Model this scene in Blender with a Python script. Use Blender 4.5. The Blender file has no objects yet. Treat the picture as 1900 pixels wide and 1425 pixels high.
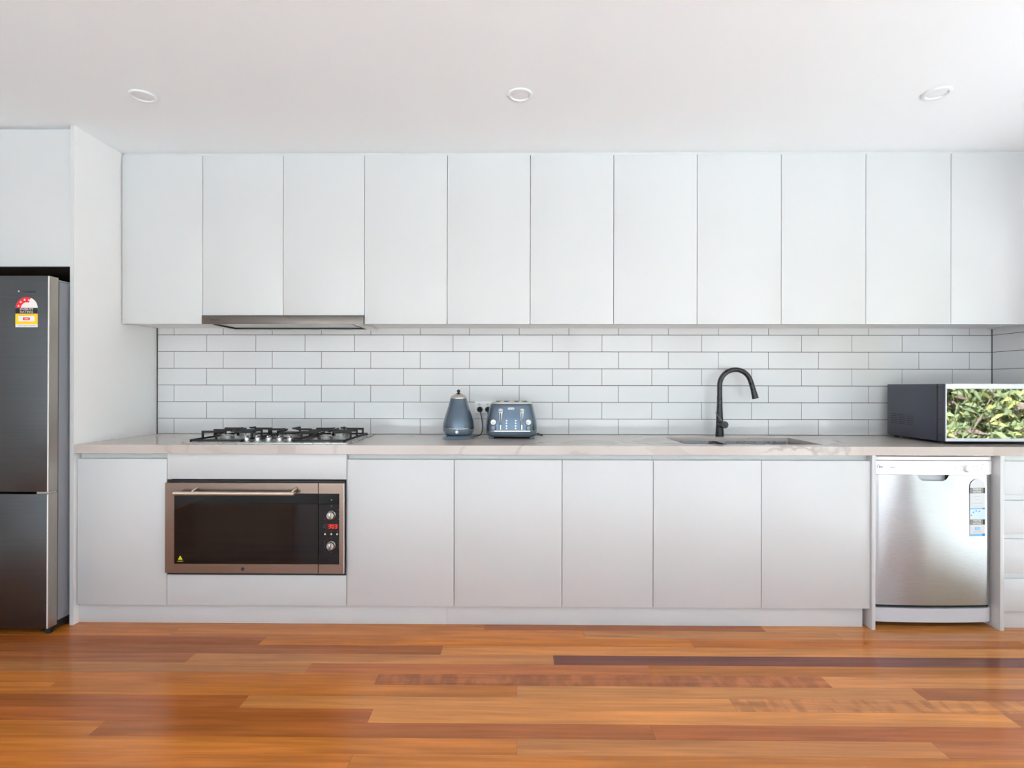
import bpy, bmesh, math, random
from mathutils import Matrix, Vector
random.seed(7)
sc = bpy.context.scene
COL = sc.collection
PI = math.pi

# ------------------------------------------------------------------ camera
cam_d = bpy.data.cameras.new('camera'); cam = bpy.data.objects.new('camera', cam_d); COL.objects.link(cam)
cam_d.sensor_width = 36.0; cam_d.lens = 1008.0 / 1900.0 * 36.0
cam_d.shift_y = 3.5 / 1900.0
cam_d.clip_start = 0.05
YAW, ROLL = 0.0099, 0.0016
r0 = Vector((math.cos(YAW), math.sin(YAW), 0)); up0 = Vector((0, 0, 1)); fw = Vector((-math.sin(YAW), math.cos(YAW), 0))
R = r0 * math.cos(ROLL) + up0 * math.sin(ROLL)
U = up0 * math.cos(ROLL) - r0 * math.sin(ROLL)
M = Matrix((R, U, -fw)).transposed().to_4x4(); M.translation = Vector((0, -3.30, 1.193))
cam.matrix_world = M
sc.camera = cam

# ------------------------------------------------------------------ world, sun, exposure
w = bpy.data.worlds.new('sky'); sc.world = w; w.use_nodes = True
nt = w.node_tree; bg = nt.nodes['Background']
sky = nt.nodes.new('ShaderNodeTexSky'); sky.sky_type = 'NISHITA'; sky.sun_disc = False
sky.sun_elevation = math.radians(55); sky.sun_rotation = math.radians(-14); sky.altitude = 50
sky.dust_density = 2.5
hs = nt.nodes.new('ShaderNodeHueSaturation'); hs.inputs['Saturation'].default_value = 0.6
nt.links.new(sky.outputs[0], hs.inputs['Color']); nt.links.new(hs.outputs[0], bg.inputs['Color'])
bg.inputs['Strength'].default_value = 0.52
sun_d = bpy.data.lights.new('sun', 'SUN'); sun_d.energy = 29.0; sun_d.angle = 0.01; sun_d.color = (.87, .98, 1.03)
sun = bpy.data.objects.new('sun', sun_d); COL.objects.link(sun)
sun.rotation_euler = Vector((-0.15, 0.55, 0.82)).to_track_quat('Z', 'Y').to_euler()
def portal(name, loc, rot, sx, sy):
    d = bpy.data.lights.new(name, 'AREA'); d.shape = 'RECTANGLE'; d.size = sx; d.size_y = sy
    d.cycles.is_portal = True
    o = bpy.data.objects.new(name, d); COL.objects.link(o); o.location = loc; o.rotation_euler = rot
XR = 2.856
ROOM_BACK = -5.6
WR = (-2.30, -0.80, 0.04, 1.90)
WR_ADDED = (-5.4, -2.6, 0.04, 2.30)     # unseen opening further back, added to light panel and ceiling      # right glazed opening: y0,y1,z0,z1
BW = [(-3.2, -1.25), (-1.05, .75), (.95, 2.5)]   # unseen windows behind the camera, added for their light
BWZ = (0.04, 2.36)
portal('portal_right', (XR + .22, (WR[0] + WR[1]) / 2, (WR[2] + WR[3]) / 2), (0, PI / 2, 0), WR[3] - WR[2], WR[1] - WR[0])
portal('portal_right', (XR + .22, (WR_ADDED[0] + WR_ADDED[1]) / 2, (WR_ADDED[2] + WR_ADDED[3]) / 2), (0, PI / 2, 0), WR_ADDED[3] - WR_ADDED[2], WR_ADDED[1] - WR_ADDED[0])
for a, b in BW:
    portal('portal_back', ((a + b) / 2, ROOM_BACK - .08, (BWZ[0] + BWZ[1]) / 2), (PI / 2, 0, 0), b - a, BWZ[1] - BWZ[0])
vs = sc.view_settings
vs.view_transform = 'Standard'; vs.look = 'None'; vs.gamma = 1.0; vs.use_curve_mapping = False
vs.exposure = 0.58
sc.cycles.max_bounces = 10; sc.cycles.diffuse_bounces = 7; sc.cycles.glossy_bounces = 5
sc.cycles.caustics_reflective = False; sc.cycles.caustics_refractive = False
sc.cycles.sample_clamp_indirect = 6.0
sc.cycles.use_denoising = True

# ------------------------------------------------------------------ materials
def lin(c):
    return tuple(((v / 255) / 12.92 if v / 255 <= .04045 else ((v / 255 + .055) / 1.055) ** 2.4) for v in c) + (1.0,)
MATS = {}
def mat(name, rgb, rough=.5, metal=0.0, coat=0.0, spec=.5, emis=None, estr=0.0, bump=None):
    m = bpy.data.materials.new(name); m.use_nodes = True
    p = m.node_tree.nodes['Principled BSDF']
    p.inputs['Base Color'].default_value = lin(rgb); p.inputs['Roughness'].default_value = rough
    p.inputs['Metallic'].default_value = metal; p.inputs['Coat Weight'].default_value = coat
    p.inputs['Coat Roughness'].default_value = .05
    p.inputs['Specular IOR Level'].default_value = spec
    if emis: p.inputs['Emission Color'].default_value = lin(emis); p.inputs['Emission Strength'].default_value = estr
    n = m.node_tree.nodes; l = m.node_tree.links
    # a slight procedural unevenness on every surface
    sc_, amt = bump if bump else (60.0, .0)
    t = n.new('ShaderNodeTexNoise'); t.inputs['Scale'].default_value = sc_; t.inputs['Detail'].default_value = 2
    co = n.new('ShaderNodeTexCoord'); l.new(co.outputs['Object'], t.inputs['Vector'])
    mr = n.new('ShaderNodeMapRange'); mr.inputs['To Min'].default_value = max(0, rough - .03); mr.inputs['To Max'].default_value = min(1, rough + .03)
    l.new(t.outputs[0], mr.inputs['Value']); l.new(mr.outputs[0], p.inputs['Roughness'])
    if amt:
        b = n.new('ShaderNodeBump'); b.inputs['Strength'].default_value = amt; b.inputs['Distance'].default_value = .002
        l.new(t.outputs[0], b.inputs['Height']); l.new(b.outputs[0], p.inputs['Normal'])
    MATS[name] = m
    return m
def brushed(name, rgb, rough, axis='X', metal=1.0, wave=0.0, aniso=.0):
    m = mat(name, rgb, rough, metal)
    n = m.node_tree.nodes; l = m.node_tree.links; p = n['Principled BSDF']
    co = n.new('ShaderNodeTexCoord'); mp = n.new('ShaderNodeMapping')
    s = {'X': (3, 600, 600), 'Z': (600, 600, 3)}[axis]
    mp.inputs['Scale'].default_value = s
    t = n.new('ShaderNodeTexNoise'); t.inputs['Scale'].default_value = 1.0; t.inputs['Detail'].default_value = 3
    l.new(co.outputs['Object'], mp.inputs[0]); l.new(mp.outputs[0], t.inputs['Vector'])
    b = n.new('ShaderNodeBump'); b.inputs['Strength'].default_value = .08; b.inputs['Distance'].default_value = .0005
    l.new(t.outputs[0], b.inputs['Height'])
    if wave:
        t2 = n.new('ShaderNodeTexNoise'); t2.inputs['Scale'].default_value = 1.0; t2.inputs['Detail'].default_value = 0
        mp2 = n.new('ShaderNodeMapping'); mp2.inputs['Scale'].default_value = (7, 7, 1.6)
        l.new(co.outputs['Object'], mp2.inputs[0]); l.new(mp2.outputs[0], t2.inputs['Vector'])
        b2 = n.new('ShaderNodeBump'); b2.inputs['Strength'].default_value = 1; b2.inputs['Distance'].default_value = wave
        l.new(t2.outputs[0], b2.inputs['Height']); l.new(b.outputs[0], b2.inputs['Normal']); l.new(b2.outputs[0], p.inputs['Normal'])
    else:
        l.new(b.outputs[0], p.inputs['Normal'])
    mx = n.new('ShaderNodeMix'); mx.data_type = 'RGBA'; mx.blend_type = 'MULTIPLY'; mx.inputs['Factor'].default_value = .25
    mx.inputs[6].default_value = lin(rgb); l.new(t.outputs[0], mx.inputs[7]); l.new(mx.outputs[2], p.inputs['Base Color'])
    return m
WHITE = mat('white_satin_board', (207, 208, 208), .34, coat=.0, spec=.4)
PANELLIT = mat('lit_white_board', (247, 247, 247), .34)  # board white lightened to hold the light falling on the tall panel
WHITEIN = mat('white_carcass', (230, 230, 230), .5)
CEIL = mat('ceiling_paint', (244, 249, 252), .9, spec=.1, bump=(90, .05))
WALLP = mat('wall_paint', (246, 247, 247), .8, spec=.2, bump=(120, .06))
TILE = mat('white_glazed_tile', (216, 216, 216), .1, spec=.5, bump=(14, .25))
GROUT = mat('charcoal_grout', (84, 78, 76), .9, spec=.1, bump=(400, .3))
STEEL = brushed('brushed_steel', (200, 198, 195), .28)
DWSTEEL = brushed('dishwasher_steel', (246, 247, 250), .30, 'X', wave=.006)
tg = DWSTEEL.node_tree.nodes.new('ShaderNodeTangent'); tg.direction_type = 'RADIAL'; tg.axis = 'Z'
DWSTEEL.node_tree.links.new(tg.outputs[0], DWSTEEL.node_tree.nodes['Principled BSDF'].inputs['Tangent'])
DWSTEEL.node_tree.nodes['Principled BSDF'].inputs['Anisotropic'].default_value = .85
DWSTEEL.node_tree.nodes['Principled BSDF'].inputs['Anisotropic Rotation'].default_value = .25
DWPANEL = mat('dishwasher_plastic', (238, 238, 240), .3)
DWTOE = mat('dishwasher_toe_grey', (200, 201, 206), .35)
BRONZE = brushed('oven_warm_steel', (158, 138, 126), .3)
HOODST = brushed('hood_steel', (124, 115, 109), .36)
OVENGLASS = mat('oven_black_glass', (7, 5, 4), .03, spec=.42)
OVENWIN = mat('oven_inner_window', (16, 11, 9), .04, spec=.42)
BLACK = mat('matt_black', (22, 21, 22), .5)
IRON = mat('cast_iron', (28, 26, 26), .55, bump=(300, .3))
TAPBLK = mat('satin_black_tap', (30, 31, 36), .28)
FRSTEEL = brushed('dark_fridge_steel', (98, 100, 103), .34)
FRSIDE = brushed('fridge_door_edge', (190, 182, 172), .35, 'Z')
FRBODY = mat('fridge_grey_body', (140, 143, 150), .45)
FREDGE = mat('pale_edge_trim', (235, 232, 230), .3)
BLUE = mat('pearl_slate_blue', (88, 103, 118), .2, metal=.6, coat=.4)
DIALB = mat('pale_blue_dial', (132, 148, 164), .35)
BLUEP = mat('slate_blue_plastic', (96, 110, 124), .4)
CHROME = mat('chrome', (190, 190, 190), .14, metal=1.0)
CHAMP = mat('champagne_metal', (205, 196, 180), .25, metal=.8)
CREAM = mat('toaster_top_metal', (200, 198, 188), .3, metal=.5)
WPLAST = mat('white_plastic', (235, 235, 235), .3)
BPLAST = mat('black_plastic', (24, 24, 26), .4)
MWBODY = mat('microwave_navy_grey', (62, 65, 78), .38)
MWFRAME = mat('microwave_silver', (214, 215, 224), .4, metal=.3)
MIRROR = mat('mirror_glass', (176, 176, 174), .012, metal=1.0)
RED = mat('label_red', (226, 28, 40), .5); YELLOW = mat('label_yellow', (250, 208, 10), .5)
LWHITE = mat('label_white', (238, 232, 228), .5); LBLACK = mat('label_black', (20, 18, 18), .5)
LGREY = mat('label_grey', (205, 207, 210), .5); LDGREY = mat('label_dark_grey', (128, 128, 122), .5)
LBLUE = mat('label_blue', (110, 180, 222), .5); LDBLUE = mat('label_deep_blue', (25, 120, 185), .5); LLBLUE = mat('label_pale_blue', (196, 218, 236), .5)
INK = mat('dark_ink', (52, 52, 56), .5); INKG = mat('grey_ink', (120, 122, 128), .5)
WHITEINK = mat('white_ink', (235, 235, 240), .4)
REDLED = mat('red_led', (255, 30, 20), .5, emis=(255, 30, 20), estr=1.1)
YELW = mat('warning_yellow', (225, 215, 30), .5)
FILTER = mat('hood_glass_cover', (225, 232, 232), .25)
DLW = mat('downlight_white', (232, 236, 238), .5)
LIGHTMETAL = mat('hood_light_metal', (214, 212, 206), .4, metal=.3)

def quartz():
    m = bpy.data.materials.new('veined_quartz'); m.use_nodes = True
    n = m.node_tree.nodes; l = m.node_tree.links; p = n['Principled BSDF']
    p.inputs['Roughness'].default_value = .17; p.inputs['Specular IOR Level'].default_value = .3
    co = n.new('ShaderNodeTexCoord')
    wn = n.new('ShaderNodeTexNoise'); wn.inputs['Scale'].default_value = 2.2; wn.inputs['Detail'].default_value = 6
    l.new(co.outputs['Object'], wn.inputs['Vector'])
    ad = n.new('ShaderNodeVectorMath'); ad.operation = 'MULTIPLY_ADD'; ad.inputs[1].default_value = (.55, .55, .55)
    l.new(wn.outputs['Color'], ad.inputs[0]); l.new(co.outputs['Object'], ad.inputs[2])
    v = n.new('ShaderNodeTexVoronoi'); v.feature = 'DISTANCE_TO_EDGE'; v.inputs['Scale'].default_value = 1.7
    l.new(ad.outputs[0], v.inputs['Vector'])
    cr = n.new('ShaderNodeValToRGB'); cr.color_ramp.elements[0].position = 0; cr.color_ramp.elements[0].color = (1, 1, 1, 1)
    cr.color_ramp.elements[1].position = .022; cr.color_ramp.elements[1].color = (0, 0, 0, 1)
    l.new(v.outputs['Distance'], cr.inputs[0])
    msk = n.new('ShaderNodeTexNoise'); msk.inputs['Scale'].default_value = 2.0; l.new(co.outputs['Object'], msk.inputs['Vector'])
    mr = n.new('ShaderNodeMapRange'); mr.inputs['From Min'].default_value = .47; mr.inputs['From Max'].default_value = .62
    l.new(msk.outputs[0], mr.inputs['Value'])
    mu = n.new('ShaderNodeMath'); mu.operation = 'MULTIPLY'; l.new(cr.outputs[0], mu.inputs[0]); l.new(mr.outputs[0], mu.inputs[1])
    # broad soft patches
    pn = n.new('ShaderNodeTexNoise'); pn.inputs['Scale'].default_value = 3.1; pn.inputs['Detail'].default_value = 4; l.new(ad.outputs[0], pn.inputs['Vector'])
    pr = n.new('ShaderNodeMapRange'); pr.inputs['From Min'].default_value = .60; pr.inputs['From Max'].default_value = .63; pr.inputs['To Max'].default_value = .32
    l.new(pn.outputs[0], pr.inputs['Value'])
    mxx = n.new('ShaderNodeMath'); mxx.operation = 'MAXIMUM'; l.new(mu.outputs[0], mxx.inputs[0]); l.new(pr.outputs[0], mxx.inputs[1])
    mx = n.new('ShaderNodeMix'); mx.data_type = 'RGBA'; mx.inputs[6].default_value = lin((194, 184, 177)); mx.inputs[7].default_value = lin((162, 149, 140))
    l.new(mxx.outputs[0], mx.inputs['Factor']); l.new(mx.outputs[2], p.inputs['Base Color'])
    return m
QUARTZ = quartz()

def wood(name, figure=0.0):
    m = bpy.data.materials.new(name); m.use_nodes = True
    n = m.node_tree.nodes; l = m.node_tree.links; p = n['Principled BSDF']
    oi = n.new('ShaderNodeObjectInfo'); tc = n.new('ShaderNodeTexCoord')
    mul = n.new('ShaderNodeVectorMath'); mul.operation = 'SCALE'; mul.inputs['Scale'].default_value = 37.0
    cb = n.new('ShaderNodeCombineXYZ'); l.new(oi.outputs['Random'], cb.inputs[0]); l.new(oi.outputs['Random'], cb.inputs[1]); l.new(oi.outputs['Random'], cb.inputs[2])
    l.new(cb.outputs[0], mul.inputs[0])
    ad = n.new('ShaderNodeVectorMath'); ad.operation = 'ADD'; l.new(mul.outputs[0], ad.inputs[0]); l.new(tc.outputs['Object'], ad.inputs[1])
    mp = n.new('ShaderNodeMapping'); mp.inputs['Scale'].default_value = (2.6, 60, 60); l.new(ad.outputs[0], mp.inputs[0])
    g = n.new('ShaderNodeTexNoise'); g.inputs['Scale'].default_value = 1; g.inputs['Detail'].default_value = 5; g.inputs['Distortion'].default_value = .6
    l.new(mp.outputs[0], g.inputs['Vector'])
    mp2 = n.new('ShaderNodeMapping'); mp2.inputs['Scale'].default_value = (.9, 11, 11); l.new(ad.outputs[0], mp2.inputs[0])
    g2 = n.new('ShaderNodeTexNoise'); g2.inputs['Scale'].default_value = 1; g2.inputs['Detail'].default_value = 2; g2.inputs['Distortion'].default_value = 1.2
    l.new(mp2.outputs[0], g2.inputs['Vector'])
    a1 = n.new('ShaderNodeMapRange'); a1.inputs['From Min'].default_value = .3; a1.inputs['From Max'].default_value = .7; a1.inputs['To Min'].default_value = .80; a1.inputs['To Max'].default_value = 1.12
    l.new(g.outputs[0], a1.inputs['Value'])
    a2 = n.new('ShaderNodeMapRange'); a2.inputs['From Min'].default_value = .3; a2.inputs['From Max'].default_value = .7; a2.inputs['To Min'].default_value = .80; a2.inputs['To Max'].default_value = 1.16
    l.new(g2.outputs[0], a2.inputs['Value'])
    mm = n.new('ShaderNodeMath'); mm.operation = 'MULTIPLY'; l.new(a1.outputs[0], mm.inputs[0]); l.new(a2.outputs[0], mm.inputs[1])
    last = mm
    if figure:
        mp3 = n.new('ShaderNodeMapping'); mp3.inputs['Scale'].default_value = (26, 9, 1); mp3.inputs['Rotation'].default_value = (0, 0, .75)
        l.new(ad.outputs[0], mp3.inputs[0])
        g3 = n.new('ShaderNodeTexNoise'); g3.inputs['Scale'].default_value = 1; g3.inputs['Detail'].default_value = 2
        l.new(mp3.outputs[0], g3.inputs['Vector'])
        a3 = n.new('ShaderNodeMapRange'); a3.inputs['From Min'].default_value = .4; a3.inputs['From Max'].default_value = .6; a3.inputs['To Min'].default_value = 1 - figure; a3.inputs['To Max'].default_value = 1.08
        l.new(g3.outputs[0], a3.inputs['Value'])
        m3 = n.new('ShaderNodeMath'); m3.operation = 'MULTIPLY'; l.new(mm.outputs[0], m3.inputs[0]); l.new(a3.outputs[0], m3.inputs[1]); last = m3
    vm = n.new('ShaderNodeVectorMath'); vm.operation = 'SCALE'; l.new(oi.outputs['Color'], vm.inputs[0]); l.new(last.outputs[0], vm.inputs['Scale'])
    l.new(vm.outputs[0], p.inputs['Base Color'])
    rr = n.new('ShaderNodeMapRange'); rr.inputs['To Min'].default_value = .16; rr.inputs['To Max'].default_value = .26
    l.new(g2.outputs[0], rr.inputs['Value']); l.new(rr.outputs[0], p.inputs['Roughness'])
    p.inputs['Specular IOR Level'].default_value = .42
    b = n.new('ShaderNodeBump'); b.inputs['Strength'].default_value = .12; b.inputs['Distance'].default_value = .0006
    l.new(g.outputs[0], b.inputs['Height']); l.new(b.outputs[0], p.inputs['Normal'])
    return m
WOOD = wood('polished_hardwood'); WOODF = wood('figured_hardwood', .22)
SUBF = mat('floor_joint_dark', (70, 38, 22), .7)

# ------------------------------------------------------------------ builders
WO = {}          # world origin of every parent
def link(o, parent, origin):
    COL.objects.link(o)
    if parent is not None:
        o.parent = parent; o.location = Vector(origin) - WO[parent.name]
    else: o.location = origin
    WO[o.name] = Vector(origin)
    return o
def tag(o, label=None, cat=None, group=None, kind=None):
    if label: o['label'] = label
    if cat: o['category'] = cat
    if group: o['group'] = group
    if kind: o['kind'] = kind
    return o
def thing(name, label, cat, loc, group=None):
    o = bpy.data.objects.new(name, None); o.empty_display_size = .05
    link(o, None, loc); return tag(o, label, cat, group)
class B:
    def __init__(s): s.bm = bmesh.new()
    def box(s, x0, x1, y0, y1, z0, z1, bev=0.0):
        x0, x1 = sorted((x0, x1)); y0, y1 = sorted((y0, y1)); z0, z1 = sorted((z0, z1))
        vs = [s.bm.verts.new(p) for p in ((x0, y0, z0), (x1, y0, z0), (x1, y1, z0), (x0, y1, z0), (x0, y0, z1), (x1, y0, z1), (x1, y1, z1), (x0, y1, z1))]
        fs = [s.bm.faces.new([vs[i] for i in f]) for f in ((0, 3, 2, 1), (4, 5, 6, 7), (0, 1, 5, 4), (1, 2, 6, 5), (2, 3, 7, 6), (3, 0, 4, 7))]
        if bev:
            es = {e for f in fs for e in f.edges}
            bmesh.ops.bevel(s.bm, geom=list(es), offset=bev, segments=2, profile=.5, affect='EDGES')
        return s
    def tube(s, pts, rad, seg=12, cap=True):
        pts = [Vector(p) for p in pts]; n = len(pts)
        if not hasattr(rad, '__len__'): rad = [rad] * n
        rings = []; prev = None
        for i, p in enumerate(pts):
            t = (pts[min(i + 1, n - 1)] - pts[max(i - 1, 0)]).normalized()
            if prev is None:
                a = Vector((0, 0, 1)) if abs(t.z) < .9 else Vector((1, 0, 0))
                u = t.cross(a).normalized()
            else: u = (prev - t * prev.dot(t)).normalized()
            prev = u; v = t.cross(u)
            rings.append([s.bm.verts.new(p + (u * math.cos(2 * PI * k / seg) + v * math.sin(2 * PI * k / seg)) * rad[i]) for k in range(seg)])
        s._skin(rings, cap); return s
    def _skin(s, rings, cap=True):
        m = len(rings[0])
        for a, b in zip(rings, rings[1:]):
            for k in range(m):
                s.bm.faces.new((a[k], a[(k + 1) % m], b[(k + 1) % m], b[k]))
        if cap:
            s.bm.faces.new(list(reversed(rings[0]))); s.bm.faces.new(rings[-1])
    def cyl(s, p0, p1, r, r1=None, seg=24):
        return s.tube([p0, p1], [r, r if r1 is None else r1], seg)
    def lathe(s, c, prof, seg=40, axis='Z', cap=True):
        """prof: (radius, height); axis Z up from c, or Y towards -y from c"""
        rings = []
        for r, h in prof:
            ring = []
            for k in range(seg):
                a = 2 * PI * k / seg; x, y = max(r, 1e-4) * math.cos(a), max(r, 1e-4) * math.sin(a)
                ring.append(s.bm.verts.new((c[0] + x, c[1] + y, c[2] + h) if axis == 'Z' else (c[0] + x, c[1] - h, c[2] + y)))
            rings.append(ring)
        s._skin(rings, cap); return s
    def prism(s, poly, y0, y1):
        """poly in (x,z), extruded from y0 to y1"""
        a = [s.bm.verts.new((x, y0, z)) for x, z in poly]; b = [s.bm.verts.new((x, y1, z)) for x, z in poly]
        s._skin([a, b]); return s
    def prismz(s, poly, z0, z1):
        a = [s.bm.verts.new((x, y, z0)) for x, y in poly]; b = [s.bm.verts.new((x, y, z1)) for x, y in poly]
        s._skin([a, b]); return s
    def loft(s, rings, cap=True):
        s._skin([[s.bm.verts.new(p) for p in r] for r in rings], cap); return s
    def obj(s, name, m, parent=None, origin=None, smooth=False):
        if origin is None: origin = WO[parent.name] if parent is not None else Vector((0, 0, 0))
        bmesh.ops.recalc_face_normals(s.bm, faces=s.bm.faces)
        bmesh.ops.translate(s.bm, verts=s.bm.verts, vec=-Vector(origin))
        me = bpy.data.meshes.new(name); s.bm.to_mesh(me); s.bm.free()
        me.materials.append(m)
        if smooth:
            for p in me.polygons: p.use_smooth = True
            me.set_sharp_from_angle(angle=math.radians(smooth if smooth is not True else 40))
        o = bpy.data.objects.new(name, me)
        return link(o, parent, origin)
def box(name, m, parent, x0, x1, y0, y1, z0, z1, bev=0.0, origin=None):
    return B().box(x0, x1, y0, y1, z0, z1, bev).obj(name, m, parent, origin, smooth=35 if bev else False)
def text(name, body, m, parent, x, y, z, h, width=None, align='CENTER', ext=.0002):
    """raised lettering standing in an XZ plane and facing -y; (x,z) centre of the line"""
    cu = bpy.data.curves.new(name, 'FONT'); cu.body = body; cu.size = h; cu.extrude = ext; cu.align_x = align; cu.align_y = 'CENTER'
    cu.resolution_u = 2
    tmp = bpy.data.objects.new(name, cu); COL.objects.link(tmp)
    bpy.context.view_layer.update()
    me = bpy.data.meshes.new_from_object(tmp.evaluated_get(bpy.context.evaluated_depsgraph_get()))
    COL.objects.unlink(tmp); bpy.data.objects.remove(tmp)
    xs_ = [v.co.x for v in me.vertices]; k_ = width / (max(xs_) - min(xs_)) if width else 1.0
    me.transform(Matrix.Rotation(PI / 2, 4, 'X') @ Matrix.Diagonal((k_, 1, 1, 1)))
    me.materials.clear(); me.materials.append(m); me.name = name
    return link(bpy.data.objects.new(name, me), parent, (x, y, z))
def arc(cx, cz, r, a0, a1, n):
    return [(cx + r * math.cos(math.radians(a0 + (a1 - a0) * k / n)), cz + r * math.sin(math.radians(a0 + (a1 - a0) * k / n))) for k in range(n + 1)]
def rrect(x0, x1, z0, z1, r, n=5):
    return arc(x1 - r, z1 - r, r, 0, 90, n) + arc(x0 + r, z1 - r, r, 90, 180, n) + arc(x0 + r, z0 + r, r, 180, 270, n) + arc(x1 - r, z0 + r, r, 270, 360, n)

# ================================================================== THE SETTING
XL, CZ = -3.30, 2.486
def struct(o): o['kind'] = 'structure'; return o
# floor
floor = struct(box('floor', SUBF, None, XL - .15, XR + .15, ROOM_BACK - .15, .15, -.12, -.004))
PW = .0815; Y0 = -.648 + PW * 9        # first board boundary well behind the cabinets
tones = {'m': (192, 112, 44), 'l': (206, 128, 62), 'y': (210, 134, 66), 'd': (172, 94, 40), 'r': (178, 102, 52), 'p': (118, 62, 48), 'k': (200, 128, 68), 'o': (200, 118, 44)}
# joints (x) and tones of the boards the photograph shows, row by row from the plinth towards the camera
rows = {-1: ([-.16, 1.21], 'mdk'), 0: ([-1.66, .32, 1.54], 'mokk'), 1: ([-1.19, .81, 2.35], 'domy'), 2: ([-.34], 'dy'),
        3: ([-1.43, .16], 'rkp'), 4: ([-.88, .56], 'krm'), 5: ([-.57, 1.25], 'mFk'), 6: ([-1.85, 0.0, 1.56], 'ookr'),
        7: ([-1.03, .81], 'dyG'), 8: ([-.53, 1.77], 'dyr'), 9: ([-1.46, .47], 'mdd'), 10: ([0.0, 1.39], 'okr'), 11: ([-.53], 'mo'),
        -2: ([-1.9, .6], 'rmk'), 12: ([-1.7, .9], 'dmk'), 13: ([-.2, 1.6], 'kdo')}
def board(x0, x1, y0, y1, tone, parent):
    g = .0004
    m = WOODF if tone in 'FG' else WOOD
    o = box('board', m, parent, x0 + g, x1 - g, y0 + g, y1 - g, -.004, 0, origin=((x0 + x1) / 2, (y0 + y1) / 2, 0))
    c = tones.get({'F': 'r', 'G': 'k'}.get(tone, tone)); q_ = random.uniform(.96, 1.04); c = lin(tuple(max(0, min(255, v * q_ + random.uniform(-1.5, 1.5))) for v in c)); o.color = c
    return o
for k in range(-3, 22):
    y1 = -.648 - PW * k; y0 = y1 - PW
    if k in rows: js, tn = rows[k]
    else:
        a = random.uniform(-2.4, -.6); js = [a, a + random.uniform(1.3, 2.0)]; tn = ''.join(random.choice('mokdlr') for _ in range(3))
    xs = [XL] + js + [XR + .0]
    for i in range(len(xs) - 1): board(xs[i], xs[i + 1], y0, y1, tn[i], floor)
# unseen carpet behind the camera, added to bounce neutral light upward
BOUNCECARPET = mat('bounce_carpet', (222, 219, 214), .95, spec=.05, bump=(500, .5))
struct(box('floor', BOUNCECARPET, None, XL, XR + .008, ROOM_BACK, -.648 - PW * 34, -.0039, .004))
bb = B()
for k in range(22, 34):
    y1 = -.648 - PW * k; a = random.uniform(-2.4, 1.0)
    for x0, x1 in ((XL, a), (a, XR)): bb.box(x0 + .0005, x1 - .0005, y1 - PW + .0005, y1 - .0005, -.004, 0)
rest = bb.obj('board', WOOD, floor); rest['kind'] = 'stuff'; rest.color = lin((194, 114, 48))

struct(box('ceiling', CEIL, None, XL - .15, XR + .15, ROOM_BACK - .15, .15, CZ, CZ + .12))
wall_back = struct(box('wall_back', WALLP, None, XL - .15, XR + .15, .01, .15, 0, CZ))
struct(box('wall_left', WALLP, None, XL - .15, XL, ROOM_BACK - .15, .01, 0, CZ))
# right wall with its glazed opening
wr = B(); w0, w1 = XR + .008, XR + .24
wr.box(w0, w1, WR[1], .01, 0, CZ); wr.box(w0, w1, WR_ADDED[1], WR[0], 0, CZ); wr.box(w0, w1, ROOM_BACK - .15, WR_ADDED[0], 0, CZ)
for W in (WR, WR_ADDED): wr.box(w0, w1, W[0], W[1], W[3], CZ); wr.box(w0, w1, W[0], W[1], 0, W[2])
wall_right = struct(wr.obj('wall_right', WALLP))
for n_, W in enumerate((WR, WR_ADDED)):
    wf = B(); m_ = (W[0] + W[1]) / 2
    for a, b in ((W[0], W[0] + .05), (W[1] - .05, W[1])) + (((m_ - .03, m_ + .03),) if n_ else ()): wf.box(XR + .13, XR + .2, a, b, W[2], W[3])
    for a, b in ((W[2], W[2] + .05), (W[3] - .05, W[3])): wf.box(XR + .135, XR + .195, W[0] + .05, W[1] - .05, a, b)
    struct(wf.obj('door_%d' % (n_ + 1), WHITE))  # second frame belongs to the unseen opening added for light
# wall behind the camera with three added windows
wb = B(); ys = (ROOM_BACK - .15, ROOM_BACK)
edges = [XL] + [v for ab in BW for v in ab] + [XR + .16]
wb.box(XL, XR + .16, *ys, 0, BWZ[0]); wb.box(XL, XR + .16, *ys, BWZ[1], CZ)
for i in range(0, len(edges), 2): wb.box(edges[i], edges[i + 1], *ys, BWZ[0], BWZ[1])
struct(wb.obj('wall_front', WALLP))
for i, (a, b) in enumerate(BW):
    fr = B()
    for x0, x1 in ((a, a + .05), ((a + b) / 2 - .025, (a + b) / 2 + .025), (b - .05, b)): fr.box(x0, x1, ROOM_BACK - .1, ROOM_BACK - .04, *BWZ)
    for z0, z1 in ((BWZ[0], BWZ[0] + .05), (BWZ[1] - .05, BWZ[1])): fr.box(a + .05, b - .05, ROOM_BACK - .1, ROOM_BACK - .04, z0, z1)
    struct(fr.obj('added_window_%d' % (i + 1), WHITE))

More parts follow.
